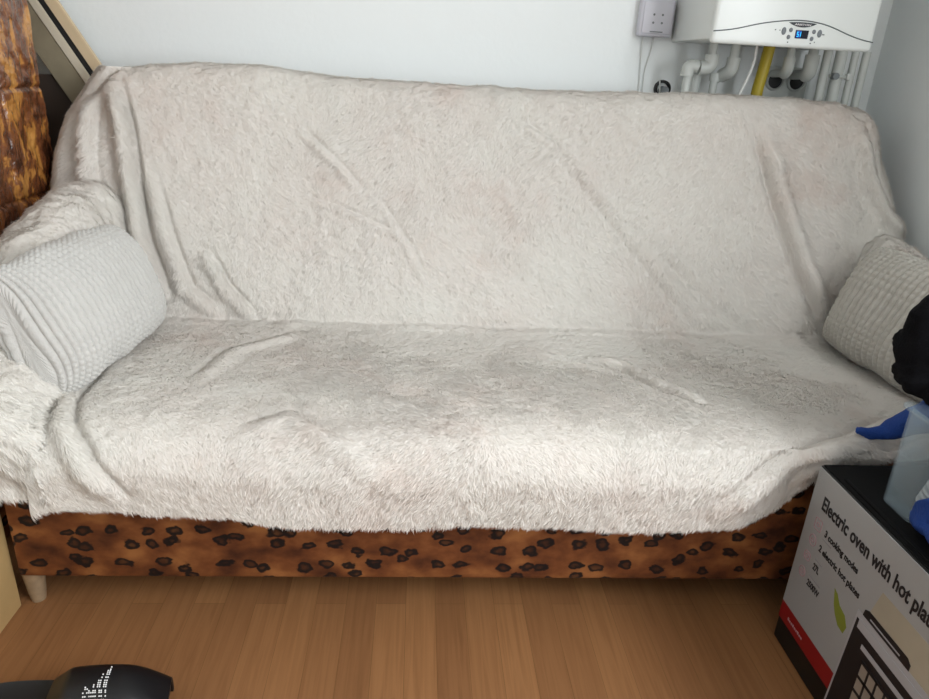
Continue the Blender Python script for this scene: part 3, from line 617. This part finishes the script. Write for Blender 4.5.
# ------------------------------------------------------------------ cushions
def cushion(name, mat, label, c, L, Hh, T, lean, yaw, seed, sgn):
    n1, n2 = 560, 300
    # length direction a, height direction b; wrap all the way round: closed lens section
    a = np.sin(np.pi/2*np.linspace(-1, 1, n1)); th_ = np.linspace(0, 2*np.pi, n2, endpoint=False)
    A, TH = np.meshgrid(a, th_)
    # superelliptic section
    cb = np.sign(np.cos(TH))*np.abs(np.cos(TH))**.75; sb = np.sign(np.sin(TH))*np.abs(np.sin(TH))**.85
    end = (1-np.abs(A)**5)**.42; endh = 1-.10*np.abs(A)**6; endh = np.where(np.abs(A) > .985, endh*np.sqrt(np.clip(1-((np.abs(A)-.985)/.015)**2, 0, 1))*.98+.02, endh)
    B = cb*Hh/2*endh*(1+.02*vn(A*3, TH, seed)); Tt = sb*T/2*(.10+.90*end)
    Tt = np.where(np.abs(A) > .985, Tt*np.sqrt(np.clip(1-((np.abs(A)-.985)/.015)**2, 0, 1)), Tt)
    x = A*L/2*(1-.035*(cb*cb)*0)+.006*np.sin(B*20)
    # ribs run along the height, crossed by finer divisions
    ribs = np.abs(np.sin(np.pi*(x+np.sign(A)*(1-end)*T*.42+.004*vn(x*10, B*12, seed+2))/.0205))**.7; arcb = (np.cumsum(np.ones_like(TH), 0)/n2)*(2*(Hh+T)*.92)
    blk = np.abs(np.sin(np.pi*arcb/.0165))**.6
    disp = (.0085*ribs*(.60+.40*blk)+.006*fbm(A*3, TH*1.2, seed+4, 2)-.003)*np.clip((1-np.abs(A))/.006, 0, 1)
    P = np.stack([x, B, Tt], -1)
    N = np.cross(np.gradient(P, axis=1), np.roll(P, -1, 0)-np.roll(P, 1, 0)); N /= np.linalg.norm(N, axis=2, keepdims=True)+1e-9
    if np.sum(N[n2//4, n1//2]*P[n2//4, n1//2]) < 0: N = -N
    P = P+N*disp[..., None]
    F = gridfaces(n1, n2); k = np.arange(n1-1); last = (n2-1)*n1
    F = np.concatenate([F, np.stack([last+k, last+k+1, k+1, k], 1)])
    # local x -> world Y, local y -> lean-up, local z -> towards room centre
    up = np.array([-sgn*math.sin(lean), 0, math.cos(lean)]); nrm = np.array([sgn*math.cos(lean), 0, math.sin(lean)]); ln = np.array([0., 1., 0.])
    Wd = P[..., :1]*ln+P[..., 1:2]*up+P[..., 2:]*nrm
    cy, sy = math.cos(yaw), math.sin(yaw); Wd = np.stack([Wd[..., 0]*cy-Wd[..., 1]*sy, Wd[..., 0]*sy+Wd[..., 1]*cy, Wd[..., 2]], -1)
    o = mesh_np(name, Wd.reshape(-1, 3), F, None, mat); o.location = c
    me = o.data; bm = bmesh.new(); bm.from_mesh(me); bmesh.ops.recalc_face_normals(bm, faces=bm.faces[:]); bm.to_mesh(me); bm.free()
    return tag(o, label, 'cushion', None)
cushion('throw_cushion', M['plushL'], 'light grey ribbed plush cushion leaning on the left armrest', (-.728, 1.520, .592), .46, .275, .17, math.radians(24), math.radians(-4), 3, 1)
cushion('throw_cushion', M['plushR'], 'beige grey ribbed plush cushion leaning on the right armrest', (1.200, 1.53, .605), .44, .285, .15, math.radians(22), math.radians(4), 9, -1)

# ------------------------------------------------------------------ low wooden stool at the left edge
cb_ = thing('wooden_box', 'pale pine wooden box side standing on the floor at the lower left edge', 'wooden box', (-.97, 1.0, 0))
bm = bmesh.new(); bx(bm, -.842, -.820, .72, 1.234, 0, .315, .003); obj('side_board', rel(bm, cb_), M['bedwood'], cb_, True)
bm = bmesh.new(); bx(bm, -1.14, -1.118, .72, 1.234, 0, .315, .003); obj('side_board', rel(bm, cb_), M['bedwood'], cb_, True)
bm = bmesh.new(); bx(bm, -1.118, -.842, .72, .742, 0, .315, .003); obj('end_board', rel(bm, cb_), M['bedwood'], cb_, True)
bm = bmesh.new(); bx(bm, -1.118, -.842, .742, 1.212, .02, .04); obj('bottom_board', rel(bm, cb_), M['bedwood'], cb_, True)
bm = bmesh.new(); bx(bm, -1.118, -.842, 1.212, 1.234, 0, .315, .003); obj('end_board', rel(bm, cb_), M['bedwood'], cb_, True)

# ------------------------------------------------------------------ oven box
BX = .806; BY0, BY1, BH = .50, 1.148, .432; BX1 = 1.26
ob = thing('oven_box', 'large white and black cardboard box of an electric oven with hot plates', 'box', ((BX+BX1)/2, (BY0+BY1)/2, 0))
bm = bmesh.new(); bx(bm, BX+.001, BX1, BY0, BY1, .001, BH, .0035, 2); obj('carton', rel(bm, ob), M['boxblack'], ob, True)
def panel(name, pts, mat, parent, lay=1, lab=None):     # pts in (y,z) on the left face
    x = BX-.0005*lay; bm = bmesh.new()
    a = [bm.verts.new((x, y, z)) for y, z in pts]; b_ = [bm.verts.new((BX+.0012, y, z)) for y, z in pts]
    bm.faces.new(a); bm.faces.new(b_[::-1]); n_ = len(pts)
    for i in range(n_): bm.faces.new((a[i], a[(i+1) % n_], b_[(i+1) % n_], b_[i]))
    loc = Vector((0, 0, 0)); q = parent
    while q: loc += q.location; q = q.parent
    bmesh.ops.translate(bm, verts=bm.verts[:], vec=-loc)
    o = obj(name, bm, mat, parent)
    if lab: o['label'] = lab
    return o
def rc(y0, y1, z0, z1): return [(y1, z0), (y0, z0), (y0, z1), (y1, z1)]
wp = panel('printed_front', rc(BY0+.003, BY1-.002, .100, BH-.003), M['boxwhite'], ob, 1, 'white printed front of the box')
panel('red_band', [(BY1-.002, .058), (BY1-.002, .100), (BY0+.003, .100), (BY0+.003, .058)], M['red'], ob, 1, 'red band')
def sidetext(s, y0, y1, zb, hgt, mat, parent, bold=.0, name='lettering', lay=2):
    me = text_mesh(s, 1.0, bold, .01)
    co = np.empty(len(me.vertices)*3); me.vertices.foreach_get('co', co); co = co.reshape(-1, 3)
    wd = co[:, 0].max()-co[:, 0].min()
    out = np.stack([BX-.0005*lay-co[:, 2]*.02, y0+(co[:, 0]-co[:, 0].min())/wd*(y1-y0), zb+co[:, 1]/.73*hgt], 1)
    loc = np.zeros(3); q = parent
    while q: loc += np.array(q.location); q = q.parent
    me.vertices.foreach_set('co', (out-loc).ravel()); me.update()
    return link_mesh(name, me, mat, parent)
sidetext('Electric oven with hot plates', 1.108, .770, .357, .029, M['ink'], wp, .027)
sidetext('3 cooking modes', 1.078, .968, .314, .0145, M['ink'], wp, .027)
sidetext('2 electric hot plates', 1.083, .947, .277, .0145, M['ink'], wp, .027)
sidetext('27L', 1.085, 1.064, .232, .0145, M['ink'], wp, .027)
sidetext('2500W', 1.089, 1.046, .190, .0145, M['ink'], wp, .027)
for (y0_, y1_, z_) in ((1.051, 1.081, .305), (1.060, 1.085, .2535), (1.050, 1.089, .2115)): panel('small_print', rc(y0_, y1_, z_, z_+.0022), M['greyink'], wp, 2)
for k in range(9): panel('small_print', rc(1.109-.0066*k, 1.1135-.0066*k, .074, .0785+.002*(k % 3 == 0)), M['pinkink'], ob, 2)
def ring(yc, zc, ry, rz, n_=28, ex=2.):
    bm = bmesh.new(); P = []
    for j in range(n_+1):
        t = 2*math.pi*j/n_; c, s = math.cos(t), math.sin(t)
        P.append((BX-.0008, yc+ry*math.copysign(abs(c)**(2/ex), c), zc+rz*math.copysign(abs(s)**(2/ex), s)))
    tube(bm, P, .0009, 6)
    bmesh.ops.translate(bm, verts=bm.verts[:], vec=-ob.location); return bm
obj('icon', ring(1.104, .322, .011, .012, ex=8), M['pinkink'], wp); obj('icon', ring(1.107, .283, .011, .012), M['pinkink'], wp)
obj('icon', ring(1.110, .243, .010, .009, ex=4), M['pinkink'], wp); obj('icon', ring(1.112, .203, .010, .011), M['pinkink'], wp)
for (yc, zc) in ((1.104, .322), (1.107, .283), (1.110, .243), (1.112, .203)):
    obj('icon', ring(yc, zc, .005, .004, 12), M['pinkink'], wp)
# leaf, countertop and oven picture
panel('leaf_picture', [(1.010, .247), (.999, .243), (.985, .228), (.965, .222), (.953, .205), (.957, .188), (.975, .190), (.990, .203), (1.000, .218)], M['green'], wp, 2, 'green leaf picture')
panel('kitchen_picture', [(.900, .333), (BY0+.003, .333), (BY0+.003, .24), (.84, .262), (.915, .268)], M['beigeprint'], wp, 2, 'blurred beige kitchen picture')
ov = panel('oven_picture', [(.950, .008), (BY0+.02, .008), (BY0+.02, .262), (.939, .262)], M['silver'], wp, 3, 'picture of a black and silver oven')
panel('oven_body_picture', [(.945, .012), (BY0+.02, .012), (BY0+.02, .248), (.935, .248)], M['ink'], ov, 4)
panel('oven_edge_picture', rc(BY0+.02, .928, .232, .250), M['silver'], ov, 5)
panel('hot_plate_picture', [(.925, .262), (.923, .275), (.913, .280), (.81, .280), (.80, .273), (.80, .262)], M['ink'], ov, 4)
panel('plate_rim_picture', rc(.825, .905, .268, .2705), M['silver'], ov, 5)
panel('handle_picture', rc(BY0+.03, .905, .204, .214), M['silver'], ov, 5)
g_ = panel('window_picture', rc(.62, .893, .062, .186), M['grillprint'], ov, 5)
bm = bmesh.new()
for k in range(13): y = .62+.273*k/12; bx(bm, BX-.0032, BX-.0020, y-.0022, y+.0022, .062, .186)
for k in range(5): z = .062+.124*k/4; bx(bm, BX-.0032, BX-.0020, .62, .893, z-.003, z+.003)
bmesh.ops.translate(bm, verts=bm.verts[:], vec=-ob.location); obj('grille_picture', bm, M['ink'], g_)
bm = bmesh.new(); bx(bm, BX+.004, BX1-.004, BY0+.004, BY1-.004, BH-.001, BH+.003, .0015); bx(bm, BX+.012, BX+.020, BY0+.06, BY1-.06, BH+.002, BH+.006, .001)
obj('top_flap', rel(bm, ob), M['boxtop'], ob, True)

# ------------------------------------------------------------------ clear plastic container, cable coil, clothes
TB = BH+.0035
bn = thing('plastic_container', 'clear plastic storage container standing on the oven box', 'container', (1.0, .90, TB))
def shell(x0, x1, y0, y1, z0, z1, th, fl=.012):
    bm = bmesh.new(); rings = []
    def rr(ax0, ax1, ay0, ay1, z, r0=.02):
        vs = []
        for cx, cy, a0 in ((ax1-r0, ay1-r0, 0), (ax0+r0, ay1-r0, 90), (ax0+r0, ay0+r0, 180), (ax1-r0, ay0+r0, 270)):
            for k in range(6): t = math.radians(a0+90*k/5); vs.append(bm.verts.new((cx+r0*math.cos(t), cy+r0*math.sin(t), z)))
        return vs
    seq = [rr(x0, x1, y0, y1, z0), rr(x0-fl, x1+fl, y0-fl, y1+fl, z1), rr(x0-fl-.008, x1+fl+.008, y0-fl-.008, y1+fl+.008, z1), rr(x0-fl-.008, x1+fl+.008, y0-fl-.008, y1+fl+.008, z1+.004), rr(x0-fl+th, x1+fl-th, y0-fl+th, y1+fl-th, z1+.004), rr(x0+th, x1-th, y0+th, y1-th, z0+th)]
    for A, B in zip(seq[:-1], seq[1:]):
        for j in range(len(A)): bm.faces.new((A[j], A[(j+1) % len(A)], B[(j+1) % len(B)], B[j]))
    bm.faces.new(seq[0][::-1]); bm.faces.new(seq[-1]); return bm
obj('tub', rel(shell(.853, 1.16, .942, 1.036, TB+.001, .618, .0025, .002), bn), M['clear'], bn, True)
bm = bmesh.new(); P = []
for k in range(150):
    t = k/149*2*math.pi*5; rr = .075-.012*(k/149)*1.2; P.append((.975+rr*math.cos(t)*1.1, .988+rr*.45*math.sin(t), TB+.012+.05*(k/149)+.004*math.sin(3*t)))
P += [(.97, .99, TB+.07), (.93, .985, TB+.03)]
tube(bm, P, .0048, 8); tag(obj('coiled_cable', bm, M['cable'], None, True), 'coiled white cable lying inside the clear container', 'cable')
bm = bmesh.new(); 
for k in range(40): pass
bmesh.ops.create_uvsphere(bm, u_segments=32, v_segments=16, radius=1)
for v in bm.verts: v.co = Vector((.955+v.co.x*.055+v.co.z*.01, .988+v.co.y*.028, TB+.085+v.co.z*.022))
tag(obj('white_lid', bm, M['shoe'], None, True), 'off-white oval lid on the coil inside the clear container', 'lid')
tag(blob('jacket', [((.892, 1.07, .655), (.885, 1.08, .715), .040, .034), ((.885, 1.09, .72), (.880, 1.085, .772), .036, .030), ((.876, 1.085, .785), (.94, 1.08, .792), .026, .034), ((.915, 1.08, .755), (1.10, 1.04, .765), .034, .05), ((.93, 1.07, .70), (1.15, 1.05, .70), .05, .07),
    ((.93, 1.01, .66), (1.18, .98, .675), .040, .055), ((.94, 1.03, .71), (1.16, 1.0, .73), .05, .055), ((.90, 1.03, .648), (1.02, .93, .65), .028, .035), ((1.02, .93, .65), (1.17, .92, .65), .035, .04), ((1.16, .95, .66), (1.20, .90, .56), .03, .02), ((.97, .92, .65), (.98, .905, .58), .028, .02)], M['blackcloth'], None, .0055, .012, .05, ridge=.022), 'black jacket heaped on top of the clear container at the right edge', 'jacket')
tag(blob('blue_garment', [((.90, 1.20, .478), (.96, 1.19, .485), .006, .014), ((.96, 1.19, .49), (1.0, 1.13, .56), .018, .03), ((1.0, 1.12, .56), (1.02, 1.10, .66), .03, .03), ((1.02, 1.10, .66), (.93, 1.07, .695), .03, .02), ((1.02, 1.12, .56), (1.12, 1.14, .52), .03, .04)], M['bluecloth'], None, .0045, .006, .04, 3, ridge=.009), 'blue garment hanging down behind the clear container onto the sofa seat', 'garment')
tag(blob('blue_bag', [((.850, .912, .468), (.95, .89, .475), .025, .034), ((.850, .89, .463), (.838, .83, .466), .022, .030), ((.852, .908, .49), (.868, .90, .535), .026, .024), ((.90, .86, .462), (1.0, .80, .462), .028, .028), ((.87, .80, .458), (1.04, .74, .458), .024, .024), ((.95, .87, .462), (1.05, .85, .46), .028, .024)], M['bluecloth'], None, .0045, .008, .05, ridge=.016), 'blue cloth lying on the oven box in front of the clear container', 'cloth')

# ------------------------------------------------------------------ slide sandal
sd_ = thing('slide_sandal', 'black slide sandal with a white dotted emblem on the floor', 'sandal', (-.56, .93, 0))
def sandal():
    n1 = 60; bm = bmesh.new(); rings = []
    for i in range(n1+1):
        t = i/n1; x = -.765+.345*t
        w_ = .052*(math.sin(math.pi*min(max(t, .0), 1.))**.42)*(1+.12*math.cos(t*6.0)); zt = .040+.010*(1-math.sin(math.pi*t))**2
        rings.append((x, max(w_, .004), zt))
    for z0f, key in ((0, 0),):
        prev = None
        for x, w_, zt in rings:
            pts = [(x, .952-w_, 0.001), (x, .952-w_-.002, zt*.6), (x, .952-w_, zt), (x, .952-w_+.008, zt-.004 if w_ > .02 else zt), (x, .952, zt-.008 if w_ > .02 else zt), (x, .952+w_-.008 if w_ > .02 else .952+w_, zt-.004 if w_ > .02 else zt), (x, .952+w_, zt), (x, .952+w_+.002, zt*.6), (x, .952+w_, .001)]
            vs = [bm.verts.new(p) for p in pts]
            if prev:
                for j in range(len(vs)): bm.faces.new((prev[j], prev[(j+1) % len(vs)], vs[(j+1) % len(vs)], vs[j]))
            else: bm.faces.new(vs)
            prev = vs
        bm.faces.new(prev[::-1])
    return bm
obj('sole', rel(sandal(), sd_), M['footbed'], sd_, True)
def strap_pt(u, v, off=0):      # u along the foot 0..1, v over the instep 0..1
    x = -.600+.185*u; ang = math.pi*v; w_ = .060-.006*u*0; h = .074+.020*math.sin(math.pi*(u*.8+.08))-.028*max(0, (u-.65)/.35)**1.6-.020*max(0, (.16-u)/.16)
    y = .948-(w_+off)*math.copysign(abs(math.cos(ang))**.75, math.cos(ang)); z = .006+(h+off)*abs(math.sin(ang))**.62
    x += .02*math.sin(ang)*(1-u)*-1+.015*math.cos(ang)
    return Vector((x, y, z))
bm = bmesh.new(); nu_, nv_ = 36, 40
O = [[bm.verts.new(strap_pt(i/nu_, j/nv_)) for j in range(nv_+1)] for i in range(nu_+1)]
I = [[bm.verts.new(strap_pt(i/nu_, j/nv_, -.006)) for j in range(nv_+1)] for i in range(nu_+1)]
for i in range(nu_):
    for j in range(nv_):
        bm.faces.new((O[i][j], O[i+1][j], O[i+1][j+1], O[i][j+1])); bm.faces.new((I[i][j], I[i][j+1], I[i+1][j+1], I[i+1][j]))
for i in range(nu_):
    for j in (0, nv_): bm.faces.new((O[i][j], I[i][j], I[i+1][j], O[i+1][j]))
for j in range(nv_):
    for i in (0, nu_): bm.faces.new((O[i][j], O[i][j+1], I[i][j+1], I[i][j]))
stp = obj('strap', rel(bm, sd_), M['slipper'], sd_, True)
bm = bmesh.new()
rows = 17
def dot(xx, yy):
    best = min((((strap_pt(u/60, v/60, .0006).x-xx)**2+(strap_pt(u/60, v/60, .0006).y-yy)**2), u, v) for u in range(8, 56) for v in range(8, 40))
    bmesh.ops.create_uvsphere(bm, u_segments=8, v_segments=5, radius=.0014, matrix=Matrix.Translation(strap_pt(best[1]/60, best[2]/60, .0006)))
for k in range(16):
    yy = .972-.0048*k; xr = -.517+.0016*k
    for q in range(1+min(k//2, 5)): dot(xr-.0052*q-.0008*k, yy)
for k in range(4):
    for q in range(k+1): dot(-.545+.006*q, .930-.0052*k)
obj('dotted_emblem', rel(bm, sd_), M['dotw'], stp, True)
